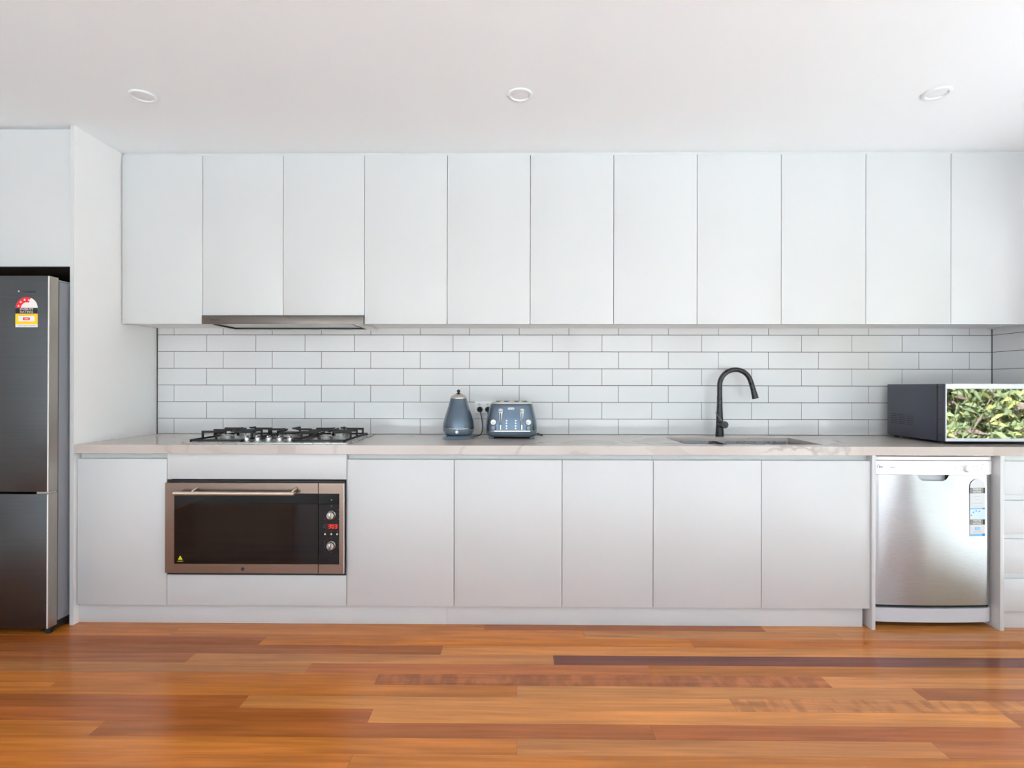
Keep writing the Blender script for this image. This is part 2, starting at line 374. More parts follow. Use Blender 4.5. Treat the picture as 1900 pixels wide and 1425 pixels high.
# ------------------------------------------------------------------ tiles
TX0, TX1 = -2.199, XR
ZR = [.8985, .992, 1.0935, 1.1955, 1.2975, 1.400, 1.502, 1.556]
box('grout', GROUT, wall_back, -2.204, XR + .006, .0018, .0099, .8985, 1.5585)
GR = .0013
tcache = {}
def tile(parent, a, b, z0, z1, side='back'):
    w_, h_ = b - a - 2 * GR, z1 - z0 - 2 * GR
    key = (round(w_, 3), round(h_, 3), side)
    if key not in tcache:
        t = B()
        if side == 'back': t.box(-w_ / 2, w_ / 2, 0, .0062, -h_ / 2, h_ / 2, .0006)
        else: t.box(0, .0062, -w_ / 2, w_ / 2, -h_ / 2, h_ / 2, .0006)
        bmesh.ops.recalc_face_normals(t.bm, faces=t.bm.faces)
        me = bpy.data.meshes.new('tile'); t.bm.to_mesh(me); t.bm.free(); me.materials.append(TILE); tcache[key] = me
        for p in me.polygons: p.use_smooth = False
    o = bpy.data.objects.new('tile', tcache[key])
    c = ((a + b) / 2, 0, (z0 + z1) / 2) if side == 'back' else (XR, (a + b) / 2, (z0 + z1) / 2)
    link(o, parent, c)
    o.rotation_euler = (random.uniform(-.0012, .0012), 0, random.uniform(-.0012, .0012))
TW = .3013
for r in range(7):
    x = TX0 + (.1005 if r % 2 == 0 else TW)
    xs = [TX0]
    while x < TX1 - .02: xs.append(x); x += TW
    xs.append(TX1)
    for a, b in zip(xs, xs[1:]): tile(wall_back, a, b, ZR[r], ZR[r + 1])
box('grout', GROUT, wall_right, XR + .0018, XR + .0079, -.62, .0015, .8985, 1.5585)
for r in range(7):
    ys_ = [-.004, -.30, -.601] if r % 2 == 0 else [-.004, -.235, -.536, -.601]
    for a, b in zip(ys_[1:], ys_): tile(wall_right, a, b, ZR[r], ZR[r + 1], 'right')

# ================================================================== CABINETS
FB, FU = -.610, -.300          # door faces of the base and wall cabinets
def shell(x0, x1, y0, y1, z0, z1, t=.016, top=True, front=False):
    b = B(); b.box(x0, x0 + t, y0, y1, z0, z1); b.box(x1 - t, x1, y0, y1, z0, z1)
    b.box(x0 + t, x1 - t, y1 - t, y1, z0, z1); b.box(x0 + t, x1 - t, y0, y1 - t, z0, z0 + t)
    if top: b.box(x0 + t, x1 - t, y0, y1 - t, z1 - t, z1)
    return b
G = .0014
def wall_unit(xs, z0, label, group, dz=None):
    root = thing('wall_cabinet', label, 'cabinet', (xs[0], FU, z0), group)
    shell(xs[0] + .0004, xs[-1] - .0004, FU + .021, .0, z0 + .008, 2.462).obj('body', WHITEIN, root)
    for a, b in zip(xs, xs[1:]):
        box('door', WHITE, root, a + G, b - G, FU, FU + .018, z0 + (dz or 0), 2.469, .0012)
    return root
UG = 'white handleless wall cabinets above the splashback'
wall_unit([-2.201, -1.749], 1.535, 'single-door white wall cabinet beside the tall white panel, left of the range hood', UG)
hoodcab = wall_unit([-1.749, -1.300, -.848], 1.582, 'shorter two-door white wall cabinet directly above the steel range hood', UG)
wall_unit([-.848, -.389, .070], 1.535, 'two-door white wall cabinet just right of the range hood, above kettle and toaster', UG)
wall_unit([.070, .530, .988], 1.535, 'two-door white wall cabinet between the toaster and the sink, second right of the hood', UG)
wall_unit([.988, 1.449, 1.911], 1.535, 'two-door white wall cabinet above the black tap and sink', UG)
wall_unit([1.911, 2.374, 2.826], 1.535, 'two-door white wall cabinet in the right corner above the microwave, brightly lit', UG)
struct(box('trim_1', WHITE, None, 2.8275, XR + .002, FU + .002, -.0005, 1.538, 2.469))
struct(box('trim_2', WHITE, None, -2.201, XR + .002, FU + .012, FU + .03, 2.4695, CZ - .0005))

def base_unit(xs, label, name='base_cabinet', chan=True):
    root = thing(name, label, 'cabinet', (xs[0], FB, 0), 'white handleless base cabinets under the benchtop')
    b = shell(xs[0] + .0004, xs[-1] - .0004, FB + .021, -.005, .105, .80, top=False)
    b.box(xs[0] + .0004, xs[-1] - .0004, FB + .028, FB + .040, .80, .8545)
    b.box(xs[0] + .0004, xs[-1] - .0004, FB + .0215, FB + .040, .788, .80)
    b.obj('body', WHITE, root)
    for p, q in zip(xs, xs[1:]):
        box('door', WHITE, root, p + G, q - G, FB, FB + .018, .099, .826, .0012)
    return root
base_unit([-2.196, -1.745], 'single-door white base cabinet between the fridge panel and the oven')
base_unit([-.846, -.313, .222], 'two-door white base cabinet directly right of the oven')
base_unit([.222, .672], 'narrow single-door white base cabinet left of the sink cabinet')
base_unit([.672, 1.204, 1.737], 'two-door white sink cabinet beside the dishwasher')
# oven housing
oh = thing('oven_housing', 'white cabinet housing the built-in oven, blank panels above and below it', 'cabinet', (-1.745, FB, 0), 'white handleless base cabinets under the benchtop')
b = B(); b.box(-1.7446, -1.7346, FB + .021, -.005, .105, .8545); b.box(-.8564, -.8464, FB + .021, -.005, .105, .8545); b.box(-1.7346, -.8564, FB + .021, -.005, .225, .243); b.box(-1.7346, -.8564, -.02, -.005, .243, .8545)
b.obj('body', WHITEIN, oh)
box('upper_panel', WHITE, oh, -1.7435, -.8475, FB, FB + .018, .7265, .8535, .0012)
box('lower_panel', WHITE, oh, -1.7435, -.8475, FB, FB + .018, .099, .250, .0012)
# end panels
box('tall_end_panel', PANELLIT, None, -2.223, -2.205, -.622, .0, .0, CZ - .001, .0008); o = bpy.data.objects['tall_end_panel']; box('unlit_edge', WHITE, o, -2.2232, -2.2048, -.6232, -.6221, .0005, CZ - .0015); tag(o, 'tall white gable panel between the fridge and the benchtop, floor to ceiling', 'panel')  # side light is in the panel colour; front strip keeps the door white
o = box('dishwasher_end_panel', WHITE, None, 1.7378, 1.7555, -.622, -.005, 0, .8545, .0008); tag(o, 'narrow white upright panel on the left side of the dishwasher', 'panel')
o = box('dishwasher_end_panel', WHITE, None, 2.3605, 2.3805, -.622, -.005, 0, .8545, .0008); tag(o, 'narrow white upright panel between the dishwasher and the drawers', 'panel')
# kickboards
o = box('kickboard', WHITE, None, -2.2045, -.350, -.586, -.570, .0, .0985, .0005); tag(o, 'recessed white kickboard under the oven, left length', 'kickboard')
o = box('kickboard', WHITE, None, -.3495, 1.715, -.586, -.570, .0, .0985, .0005); tag(o, 'recessed white kickboard under the sink side cabinets, long right length', 'kickboard')
o = box('kickboard', WHITE, None, 2.381, XR + .007, -.586, -.570, .0, .0925, .0005); tag(o, 'short white kickboard under the drawers at the right edge', 'kickboard')
# drawers
dr = thing('drawer_cabinet', 'white cabinet of four handleless drawers at the right edge, right of the dishwasher', 'cabinet', (2.381, FB, 0))
b = shell(2.3809, 2.853, FB + .026, -.005, .094, .8545); b.box(2.3815, 2.8525, FB + .010, FB + .0255, .094, .8545); b.obj('body', WHITE, dr)
for z0, z1 in ((.664, .827), (.472, .634), (.282, .445), (.093, .252)):
    box('drawer', WHITE, dr, 2.3855, 2.849, FB - .006, FB + .0095, z0, z1, .0015)

# overhead cabinet and niche for the fridge
oc = thing('overhead_cabinet', 'deep white cabinet above the fridge, up to the ceiling', 'cabinet', (-2.9, -.60, 1.79))
shell(-3.10, -2.2255, -.585, -.001, 1.796, 2.474).obj('body', WHITEIN, oc)
box('door', WHITE, oc, -3.10, -2.2335, -.606, -.588, 1.787, 2.470, .0012)
o = box('tall_end_panel', WHITE, None, -3.12, -3.102, -.622, .0, 0, CZ - .001, .0008); tag(o, 'white gable panel on the far side of the fridge, outside the picture', 'panel')
struct(box('trim_3', WHITE, None, -3.10, -2.2255, -.580, -.565, 2.475, CZ - .0005))
NICHESHADE = mat('niche_shade_brown', (74, 64, 57), .9, spec=.05)  # brown stands for the shade inside the fridge niche
box('underside_shade', NICHESHADE, oc, -3.10, -2.2255, -.587, -.013, 1.7905, 1.7955)  # added sheet, the cabinet underside's shade set in its colour
o = box('niche_back_shade', NICHESHADE, None, -3.1, -2.2255, -.012, -.0005, 0, 1.79); tag(o, 'back board of the fridge niche, coloured dark for shade', 'panel')

# ================================================================== BENCHTOP with sink cut-out
bt = thing('benchtop', 'pale veined quartz benchtop with a mitred front edge, running the whole wall', 'benchtop', (0, -.3, .898))
SX0, SX1, SY0, SY1 = .852, 1.552, -.535, -.170
CX0, CX1, CY0, CY1 = -1.675, -.875, -.555, -.125
BX0, BX1, BY0, BY1 = -2.2045, XR + .002, -.622, -.0003
xs = [BX0, CX0, CX1, SX0, SX1, BX1]; ysb = sorted([BY0, CY0, CY1, SY0, SY1, BY1])
bm = bmesh.new(); zt, zb = .898, .878
def hole(x, y): return (CX0 < x < CX1 and CY0 < y < CY1) or (SX0 < x < SX1 and SY0 < y < SY1)
vv = {}
def gv(x, y, z):
    k_ = (round(x, 5), round(y, 5), z)
    if k_ not in vv: vv[k_] = bm.verts.new((x, y, z))
    return vv[k_]
for i in range(len(xs) - 1):
    for j in range(len(ysb) - 1):
        xm, ym = (xs[i] + xs[i + 1]) / 2, (ysb[j] + ysb[j + 1]) / 2
        if hole(xm, ym): continue
        for z in (zt, zb): bm.faces.new([gv(xs[i], ysb[j], z), gv(xs[i + 1], ysb[j], z), gv(xs[i + 1], ysb[j + 1], z), gv(xs[i], ysb[j + 1], z)])
        for (dx, dy, p, q) in ((-1, 0, (xs[i], ysb[j]), (xs[i], ysb[j + 1])), (1, 0, (xs[i + 1], ysb[j]), (xs[i + 1], ysb[j + 1])), (0, -1, (xs[i], ysb[j]), (xs[i + 1], ysb[j])), (0, 1, (xs[i], ysb[j + 1]), (xs[i + 1], ysb[j + 1]))):
            ii, jj = i + dx, j + dy
            out = not (0 <= ii < len(xs) - 1 and 0 <= jj < len(ysb) - 1)
            if out or hole((xs[ii] + xs[ii + 1]) / 2, (ysb[jj] + ysb[jj + 1]) / 2):
                bm.faces.new([gv(*p, zb), gv(*q, zb), gv(*q, zt), gv(*p, zt)])
bq = B(); bq.bm.free(); bq.bm = bm
bq.obj('slab', QUARTZ, bt)
box('front_edge', QUARTZ, bt, BX0, BX1, BY0, BY0 + .02, .8548, .8779)

# sink
sk = thing('sink', 'undermounted double-bowl steel sink below the black tap', 'sink', (1.2, -.35, .878))
def bowl(x0, x1, y0, y1, z0, z1, r):
    b = B(); rings = []
    for inset, z in ((0, z1), (.0, z0 + .02), (.006, z0 + .006), (.02, z0)):
        rings.append([(x, y, z) for x, y in rrect(x0 + inset, x1 - inset, y0 + inset, y1 - inset, r)])
    b.loft(rings[:], cap=False)
    b.bm.faces.new([b.bm.verts.new(p) for p in rings[-1]])
    bmesh.ops.remove_doubles(b.bm, verts=b.bm.verts, dist=1e-5)
    return b
o = bowl(.846, 1.105, -.540, -.165, .715, .8775, .018).obj('bowl', STEEL, sk, smooth=True)
B().lathe((.975, -.30, .7155), [(.04, 0), (.04, .002), (.03, .003), (.001, .0)]).obj('drain', CHROME, o, smooth=True)
o = bowl(1.135, 1.558, -.540, -.165, .700, .8775, .018).obj('bowl', STEEL, sk, smooth=True)
B().lathe((1.35, -.30, .7005), [(.04, 0), (.04, .002), (.03, .003), (.001, .0)]).obj('drain', CHROME, o, smooth=True)
box('divider', STEEL, sk, 1.1055, 1.1345, -.52, -.175, .856, .864, .003)

# tap
TXc, TY = 1.19, -.092
tap = thing('tap', 'tall matt black gooseneck pull-out tap standing behind the sink', 'tap', (TXc, TY, .898))
B().lathe((TXc, TY, .898), [(.0245, 0), (.0245, .008), (.0215, .05), (.0185, .12), (.0155, .19), (.0148, .24)], 28).obj('column', TAPBLK, tap, smooth=True)
pts = [(TXc, TY, 1.13), (TXc, TY, 1.19)]
pts += [(x, TY, z) for x, z in arc(TXc + .0925, 1.198, .0925, 180, 18, 18)]
e = pts[-1]; pts += [(e[0] + .010, TY, e[2] - .032), (e[0] + .0175, TY, e[2] - .058)]
B().tube(pts, .0142, 20).obj('neck', TAPBLK, tap, smooth=True)
e = pts[-1]; sh = B().tube([(e[0], TY, e[2]), (e[0] + .002, TY, e[2] - .008), (e[0] + .0115, TY, e[2] - .047)], [.0142, .0155, .0185], 20).obj('spray_head', TAPBLK, tap, smooth=True)
hd = B().cyl((TXc, TY, .970), (TXc + .008, TY - .064, .970), .0205).obj('mixer_barrel', TAPBLK, tap, smooth=True)
B().tube([(TXc - .002, TY - .045, .988), (TXc - .042, TY - .050, 1.040)], .0026, 8).obj('lever', CHROME, hd, smooth=True)

# ================================================================== COOKTOP
ck = thing('gas_cooktop', 'stainless steel five-burner gas cooktop with black iron trivets set in the benchtop', 'cooktop', (-1.272, -.34, .898))
KX0, KX1, KY0, KY1 = -1.697, -.850, -.580, -.100
b = B()
b.loft([[(x, y, z) for x, y in rrect(KX0 + i, KX1 - i, KY0 + i, KY1 - i, .012)] for i, z in ((0, .8985), (0, .904), (.003, .9065), (.012, .9068), (.02, .904))])
b.box(CX0 + .01, CX1 - .01, CY0 + .01, CY1 - .01, .862, .8984)
b.obj('tray', STEEL, ck, smooth=30)
BZ = .904
burners = [(-1.535, -.440, .036), (-1.535, -.215, .048), (-1.272, -.270, .064), (-1.010, -.440, .036), (-1.010, -.215, .048)]
for x, y, r in burners:
    o = B().lathe((x, y, BZ), [(r + .008, 0), (r + .008, .004), (r, .006), (r, .020), (r - .004, .022)], 32).obj('burner', STEEL, ck, smooth=True)
    B().lathe((x, y, BZ + .022), [(r - .006, 0), (r - .005, .004), (r - .010, .007), (.001, .0075)], 32).obj('burner_cap', IRON if r > .04 else CHROME, o, smooth=True)
def trivet(x0, x1, y0, y1, centres):
    b = B(); h = .010; zt_ = .953
    for p, q in (((x0, y0), (x1, y0)), ((x0, y1), (x1, y1)), ((x0, y0), (x0, y1)), ((x1, y0), (x1, y1))):
        b.box(min(p[0], q[0]) - .004, max(p[0], q[0]) + .004, min(p[1], q[1]) - .004, max(p[1], q[1]) + .004, .908, .918, .0015)
    def finger(px, py, ex, ey):
        # upright, then a top bar reaching towards the burner
        b.box(px - .0045, px + .0045, py - .0045, py + .0045, .917, zt_, .001)
        d = Vector((ex - px, ey - py, 0)); L = d.length; d.normalize(); s_ = Vector((-d.y, d.x, 0)) * .0042
        a = Vector((px, py, 0)) - d * .0045; c = Vector((ex, ey, 0))
        ring = lambda p_, z0, z1: [(p_ + s_) + Vector((0, 0, z0)), (p_ - s_) + Vector((0, 0, z0)), (p_ - s_) + Vector((0, 0, z1)), (p_ + s_) + Vector((0, 0, z1))]
        b.loft([ring(a, zt_ - .012, zt_), ring(c - d * .02, zt_ - .010, zt_), ring(c, zt_ - .004, zt_ + .002)])
    for cx_, cy_, r in centres:
        for px, py in ((x0, cy_), (x1, cy_)):
            finger(px, py, cx_ + (px - cx_) * .22, cy_)
        near = y0 if abs(y0 - cy_) < abs(y1 - cy_) or len(centres) == 1 else y1
        finger(cx_, near, cx_, cy_ + (near - cy_) * .25)
        if len(centres) == 1: finger(cx_, y1, cx_, cy_ + (y1 - cy_) * .25)
    if len(centres) == 2:
        my = (centres[0][1] + centres[1][1]) / 2
        for px in (x0, x1): b.box(px - .0045, px + .0045, my - .0045, my + .0045, .917, zt_, .001)
        b.box(x0, x1, my - .0045, my + .0045, zt_ - .012, zt_, .001)
        for cx_, cy_, r in centres: finger(cx_, my, cx_, cy_ + (my - cy_) * .25)
    for px in (x0, x1):
        for py in (y0, y1): b.cyl((px, py, .904), (px, py, .909), .006, seg=10)
    return b
trivet(-1.665, -1.405, -.545, -.135, burners[0:2]).obj('trivet', IRON, ck, smooth=30)
trivet(-1.390, -1.155, -.425, -.135, burners[2:3]).obj('trivet', IRON, ck, smooth=30)
trivet(-1.140, -.880, -.545, -.135, burners[3:5]).obj('trivet', IRON, ck, smooth=30)
for x in (-1.395, -1.338, -1.281, -1.224, -1.170):
    o = B().lathe((x, -.512, BZ), [(.020, 0), (.020, .003), (.0165, .006), (.0155, .020), (.013, .0225)], 24).obj('knob', CHROME, ck, smooth=True)
    o.data.materials[0] = STEEL
    box('grip', STEEL, o, x - .004, x + .004, -.527, -.497, BZ + .0225, BZ + .031, .0015)

# ================================================================== RANGE HOOD
hd = thing('range_hood', 'slim slide-out steel range hood under the short wall cabinet', 'range hood', (-1.2985, -.31, 1.533))
HX0, HX1 = -1.7475, -.8495
box('front_fascia', HOODST, hd, HX0, HX1, -.312, -.298, 1.533, 1.5785, .001)
b = B(); b.box(HX0 + .002, HX0 + .06, -.297, -.03, 1.531, 1.536); b.box(HX1 - .06, HX1 - .002, -.297, -.03, 1.531, 1.536)
b.box(HX0 + .06, HX1 - .06, -.06, -.03, 1.531, 1.536)
b.box(HX0 + .002, HX1 - .002, -.03, -.012, 1.526, 1.575); b.box(HX0 + .002, HX0 + .01, -.297, -.03, 1.536, 1.575); b.box(HX1 - .01, HX1 - .002, -.297, -.03, 1.536, 1.575)
b.obj('casing', LIGHTMETAL, hd)
box('filter_cover', FILTER, hd, HX0 + .062, HX1 - .062, -.290, -.062, 1.538, 1.542)
b = B(); b.box(HX0 + .058, HX1 - .058, -.066, -.060, 1.529, 1.5385); b.box(HX0 + .056, HX0 + .062, -.297, -.060, 1.529, 1.5385); b.box(HX1 - .062, HX1 - .056, -.297, -.060, 1.529, 1.5385)
b.obj('seal', BLACK, hd)
text('lettering', 'DEVANTI', INK, hd, -1.674, -.3124, 1.555, .012, .056)

# ================================================================== OVEN
ov = thing('oven', 'wide built-in steel and black glass oven with a red clock display', 'oven', (-1.295, -.63, .251))
OX0, OX1, OZ0, OZ1 = -1.7405, -.8515, .266, .7115
box('body', BLACK, ov, OX0 + .008, OX1 - .008, -.608, -.04, .256, .722)
box('vent_gap', BLACK, ov, OX0 + .002, OX1 - .002, -.616, -.6085, .7125, .7225); box('vent_gap', BLACK, ov, OX0 + .002, OX1 - .002, -.616, -.6085, .2535, .2645)
SPL = -.9805
YF = -.632
door = B()
def frame(b, x0, x1, z0, z1, ix0, ix1, iz0, iz1, y0, y1):
    b.box(x0, ix0, y0, y1, z0, z1); b.box(ix1, x1, y0, y1, z0, z1)
    b.box(ix0, ix1, y0, y1, iz1, z1); b.box(ix0, ix1, y0, y1, z0, iz0)
frame(door, OX0, SPL - .0015, OZ0, OZ1, -1.695, SPL - .0016, .311, .661, YF, -.609)
door = door.obj('door', BRONZE, ov)
box('glass', OVENGLASS, door, -1.6948, SPL - .0018, YF + .002, YF + .008, .3112, .6608)
box('inner_window', OVENWIN, door, -1.592, -1.109, YF + .0016, YF + .0022, .373, .612)
hb = B(); hb.tube([(-1.672, -.672, .667), (-1.083, -.672, .667)], .0096, 16)
hb = hb.obj('handle', CHAMP, door, smooth=True)
for x in (-1.59, -1.099): B().tube([(x + .012, YF, .687), (x + .006, -.655, .680), (x, -.668, .669)], [.007, .006, .0055], 10).obj('handle_post', CHAMP, door, smooth=True)
b = B(); b.prism([(-1.677, .331), (-1.654, .331), (-1.6655, .351)], YF + .0012, YF + .002); b.box(-1.680, -1.651, YF + .0012, YF + .002, .3225, .3245); b.obj('warning_sticker', YELW, door)
text('lettering', '!', BLACK, door, -1.6655, YF + .0011, .338, .013)
b = B()
for k in range(6):
    a = k * PI / 3 + PI / 6; b.cyl((-1.354 + .0062 * math.cos(a), YF - .0004, .287 + .0062 * math.sin(a)), (-1.354 + .0062 * math.cos(a), YF + .0005, .287 + .0062 * math.sin(a)), .0036, seg=10)
b.cyl((-1.354, YF - .0004, .287), (-1.354, YF + .0005, .287), .004, seg=10)
b.obj('emblem', INK, door)
cp = B(); frame(cp, SPL + .0015, OX1, OZ0, OZ1, SPL + .0016, -.8765, .311, .661, YF, -.609)
cp = cp.obj('control_panel', BRONZE, ov)
box('panel_glass', OVENGLASS, cp, SPL + .0018, -.8768, YF + .002, YF + .008, .3112, .6608)
box('edge_trim', FREDGE, cp, -.8545, -.8512, YF - .0008, YF, OZ0, OZ1)
for z in (.555, .405):
    o = B().lathe((-.916, YF + .002, z), [(.0215, 0), (.0215, .004), (.019, .006), (.0185, .020), (.0165, .022)], 28, 'Y').obj('knob', CHROME, cp, smooth=True)
    o.data.materials[0] = STEEL
    box('knob_grip', CHROME, cp, -.9195, -.9125, YF - .032, YF - .0201, z - .017, z + .017, .002)
for x in (-.947, -.916, -.887):
    B().lathe((x, YF + .0019, .461), [(.0042, 0), (.0042, .003), (.003, .004)], 12, 'Y').obj('button', LWHITE, cp, smooth=True)
b = B(); b.cyl((-.9155, YF + .0012, .6295), (-.9155, YF + .002, .6295), .0035, seg=12)
for x, z in ((-.9155, .600), (-.9155, .594), (-.9155, .4415), (-.9155, .372), (-.950, .4265), (-.950, .417), (-.950, .407), (-.950, .397), (-.879, .4265), (-.879, .416), (-.879, .406), (-.879, .396), (-.879, .58), (-.879, .562), (-.950, .535), (-.879, .535), (-.954, .503), (-.954, .494), (-.9155, .473), (-.947, .473), (-.885, .473)):
    b.box(x - .0022, x + .0022, YF + .0014, YF + .002, z - .0009, z + .0009)
b.obj('dial_marks', INKG, cp)['kind'] = 'stuff'
box('display', mat('display_dark', (40, 26, 20), .1), cp, -.950, -.876, YF + .0013, YF + .002, .4845, .5125)
# seven-segment clock 3:03
seg = B()
def digit(cx_, cz_, on, w_=.0105, h_=.018, t=.0016):
    x0, x1, z0, zm, z1 = cx_ - w_ / 2, cx_ + w_ / 2, cz_ - h_ / 2, cz_, cz_ + h_ / 2
    S = {'a': (x0, x1, z1 - t, z1), 'g': (x0, x1, zm - t / 2, zm + t / 2), 'd': (x0, x1, z0, z0 + t), 'f': (x0, x0 + t, zm, z1), 'b': (x1 - t, x1, zm, z1), 'e': (x0, x0 + t, z0, zm), 'c': (x1 - t, x1, z0, zm)}
    for s_ in on:
        a_, b_, c_, d_ = S[s_]; seg.box(a_, b_, YF + .0008, YF + .0013, c_, d_)
digit(-.925, .4985, 'abgcd'); digit(-.908, .4985, 'abcdef'); digit(-.893, .4985, 'abgcd')
for z in (.494, .503): seg.box(-.9172, -.9158, YF + .0008, YF + .0013, z - .001, z + .001)
seg.obj('clock_digits', REDLED, cp)

# ================================================================== FRIDGE
fr = thing('fridge', 'dark stainless two-door upright fridge with an energy rating sticker, left edge', 'fridge', (-2.55, -.40, 0))
FX0, FX1 = -2.905, -2.2365
DF, DB = -.734, -.682
for z0, z1, nm in ((.682, 1.7145, 'upper'), (.030, .672, 'lower')):
    d = box('door', FRSTEEL, fr, FX0, FX1 - .004, DF, DB, z0, z1, .002); 
    box('door_edge', FRSIDE, d, FX1 - .0038, FX1, DF + .0035, DB, z0 + .0005, z1 - .0005)
    box('corner_strip', FREDGE, d, FX1 - .0058, FX1 - .0004, DF - .0007, DF + .0034, z0 + .001, z1 - .001, .001)
    if nm == 'upper': updoor = d
    else: lodoor = d
box('body', FRBODY, fr, FX0 + .003, FX1 - .002, -.674, -.04, .045, 1.697, .004)
box('door_gasket', BLACK, fr, FX0 + .006, FX1 - .006, -.6815, -.6745, .05, 1.695)
b = B(); b.box(FX1 - .07, FX1 - .004, -.676, -.60, 1.6975, 1.706, .002); b.obj('hinge_cover', FRBODY, fr)
B().cyl((FX1 - .018, DF + .03, .0), (FX1 - .018, DF + .03, .029), .014, seg=16).obj('foot', BLACK, fr)
b = B(); b.box(FX1 - .05, FX1 - .004, DF + .02, -.05, .012, .0445, .002)
b.obj('foot_rail', BLACK, fr)
for x_, z_ in ((FX0 + .03, .029),): B().cyl((x_, DF + .03, 0), (x_, DF + .03, z_), .014, seg=16).obj('foot', BLACK, fr)
for x_ in (FX0 + .03, FX1 - .03): B().cyl((x_, -.1, 0), (x_, -.1, .0455), .014, seg=16).obj('foot', BLACK, fr)
box('door_gap_trim', CHROME, fr, FX1 - .06, FX1 - .002, DF + .006, DB, .6725, .6815)
lx, y = -2.3445, DF - .0006
st = B(); st.prism(arc(lx, 1.5585, .0535, 0, 180, 24), y, DF - .0001); st.box(lx - .0535, lx + .0535, y, DF - .0001, 1.468, 1.5590)
st = st.obj('energy_sticker', LWHITE, fr)
ring = arc(lx, 1.5595, .0525, 68, 180, 16) + list(reversed(arc(lx, 1.5595, .0275, 68, 180, 16)))
B().prism(ring, y - .0005, y).obj('red_band', RED, st)
def star(b, cx_, cz_, r, y0, y1):
    b.prism([(cx_ + (r if k % 2 == 0 else r * .45) * math.sin(k * PI / 5), cz_ + (r if k % 2 == 0 else r * .45) * math.cos(k * PI / 5)) for k in range(10)], y0, y1)
b = B()
for a in (165, 134, 103, 74): star(b, lx + .040 * math.cos(math.radians(a)), 1.5595 + .040 * math.sin(math.radians(a)), .0062, y - .0008, y - .0005)
b.obj('stars', LWHITE, st)
box('black_band', LBLACK, st, lx - .0535, lx + .0535, y - .0004, y, 1.533, 1.5605)
text('lettering', 'ENERGY', LWHITE, st, lx, y - .0006, 1.5532, .0135, .064)
text('lettering', 'RATING', LWHITE, st, lx, y - .0006, 1.5408, .0135, .061)
box('yellow_band', YELLOW, st, lx - .0535, lx + .0535, y - .0004, y, 1.4826, 1.5325)
box('value_box', LWHITE, st, lx - .039, lx + .039, y - .0006, y - .0004, 1.4955, 1.522)
box('red_box', RED, st, lx - .0165, lx + .0165, y - .0008, y - .0006, 1.502, 1.5145)
text('lettering', '306', LWHITE, st, lx, y - .001, 1.508, .0105, .020)
text('lettering', 'Energy consumption', LDGREY, st, lx, y - .0006, 1.5275, .005, .07)
text('lettering', 'Compare models at energyrating', INKG, st, lx, y - .0006, 1.4755, .005, .085)
lg = B()
lg.prism([(-2.381 + (.0085 if k % 2 == 0 else .0072) * math.cos(k * PI / 10), 1.6395 + (.0085 if k % 2 == 0 else .0072) * math.sin(k * PI / 10)) for k in range(20)], DF - .0006, DF - .0001)
lg = lg.obj('emblem', INK, updoor)
B().prism(arc(-2.3825, 1.640, .0042, 0, 345, 14), DF - .0009, DF - .0006).obj('emblem_eye', LGREY, updoor)
text('lettering', 'Westinghouse', LBLACK, updoor, -2.3325, DF - .0008, 1.638, .014, .068)
fr.rotation_euler = (-.004, 0, 0)

# ================================================================== DISHWASHER
dw = thing('dishwasher', 'freestanding stainless dishwasher with white top band under the benchtop', 'dishwasher', (2.055, -.60, 0))
WX0, WX1 = 1.7580, 2.3520
def bow(x0, x1, sag, yf, yb, er=.012, n=20):
    """plan outline with a gently bowed front"""
    pts = []
    for k in range(n + 1):
        t = k / n; x = x0 + (x1 - x0) * t; u = 2 * t - 1
        pts.append((x, yf + sag * u * u + er * max(0, (abs(u) - .93) / .07) ** 2))
    return pts + [(x1, yb), (x0, yb)]
b = B(); b.box(WX0 + .002, WX1 - .002, -.565, -.03, .095, .826); b.obj('body', BLACK, dw)
B().prismz(bow(WX0, WX1, .012, -.604, -.03), .830, .8475).obj('top_lid', DWPANEL, dw, smooth=30)
cp = B().prismz(bow(WX0, WX1, .012, -.606, -.56), .7585, .8265).obj('control_panel', DWPANEL, dw, smooth=30)
# door, with the recessed grip cut into its top edge
def bowy(x, yf=-.603, sag=.014):
    u = 2 * (x - WX0) / (WX1 - WX0) - 1; return yf + sag * u * u + .016 * max(0, (abs(u) - .9) / .1) ** 2
b = B(); bmm = b.bm
GX0, GX1 = 1.974, 2.124
def notch(x):
    if x <= GX0 or x >= GX1: return .757
    t = (x - GX0) / (GX1 - GX0); e_ = min(t, 1 - t) / .24
    return .757 - .030 * (1.0 if e_ >= 1 else math.sqrt(max(0, 1 - (1 - e_) ** 2)))
nx = 90; cols = []
for k in range(nx + 1):
    x = WX0 + .001 + (WX1 - WX0 - .002) * k / nx; yy = bowy(x)
    zt_ = notch(x)
    cols.append([bmm.verts.new((x, yy, z)) for z in (.1145, .118)] + [bmm.verts.new((x, yy - .002 * math.sin(PI * min(1, q)), .118 + (zt_ - .118) * q)) for q in (.12, .25, .4, .55, .7, .85, 1.0)])
for a, c in zip(cols, cols[1:]):
    for r in range(len(a) - 1): bmm.faces.new((a[r], c[r], c[r + 1], a[r + 1]))
geo = bmesh.ops.solidify(bmm, geom=list(bmm.faces), thickness=-.018)
door = b.obj('door', DWSTEEL, dw, smooth=35)
b = B(); b.box(GX0 - .004, GX1 + .004, -.575, -.568, .715, .757); b.box(GX0 - .004, GX1 + .004, -.595, -.575, .7155, .7185)
b.obj('grip_recess', DWTOE, door)
B().prismz(bow(WX0 + .002, WX1 - .002, .012, -.585, -.56), .098, .113).obj('dark_gap', BLACK, dw)
b = B(); b.prismz(bow(WX0 + .001, WX1 - .001, .012, -.598, -.57), .028, .0965); b.obj('toe_panel', DWTOE, dw, smooth=30)
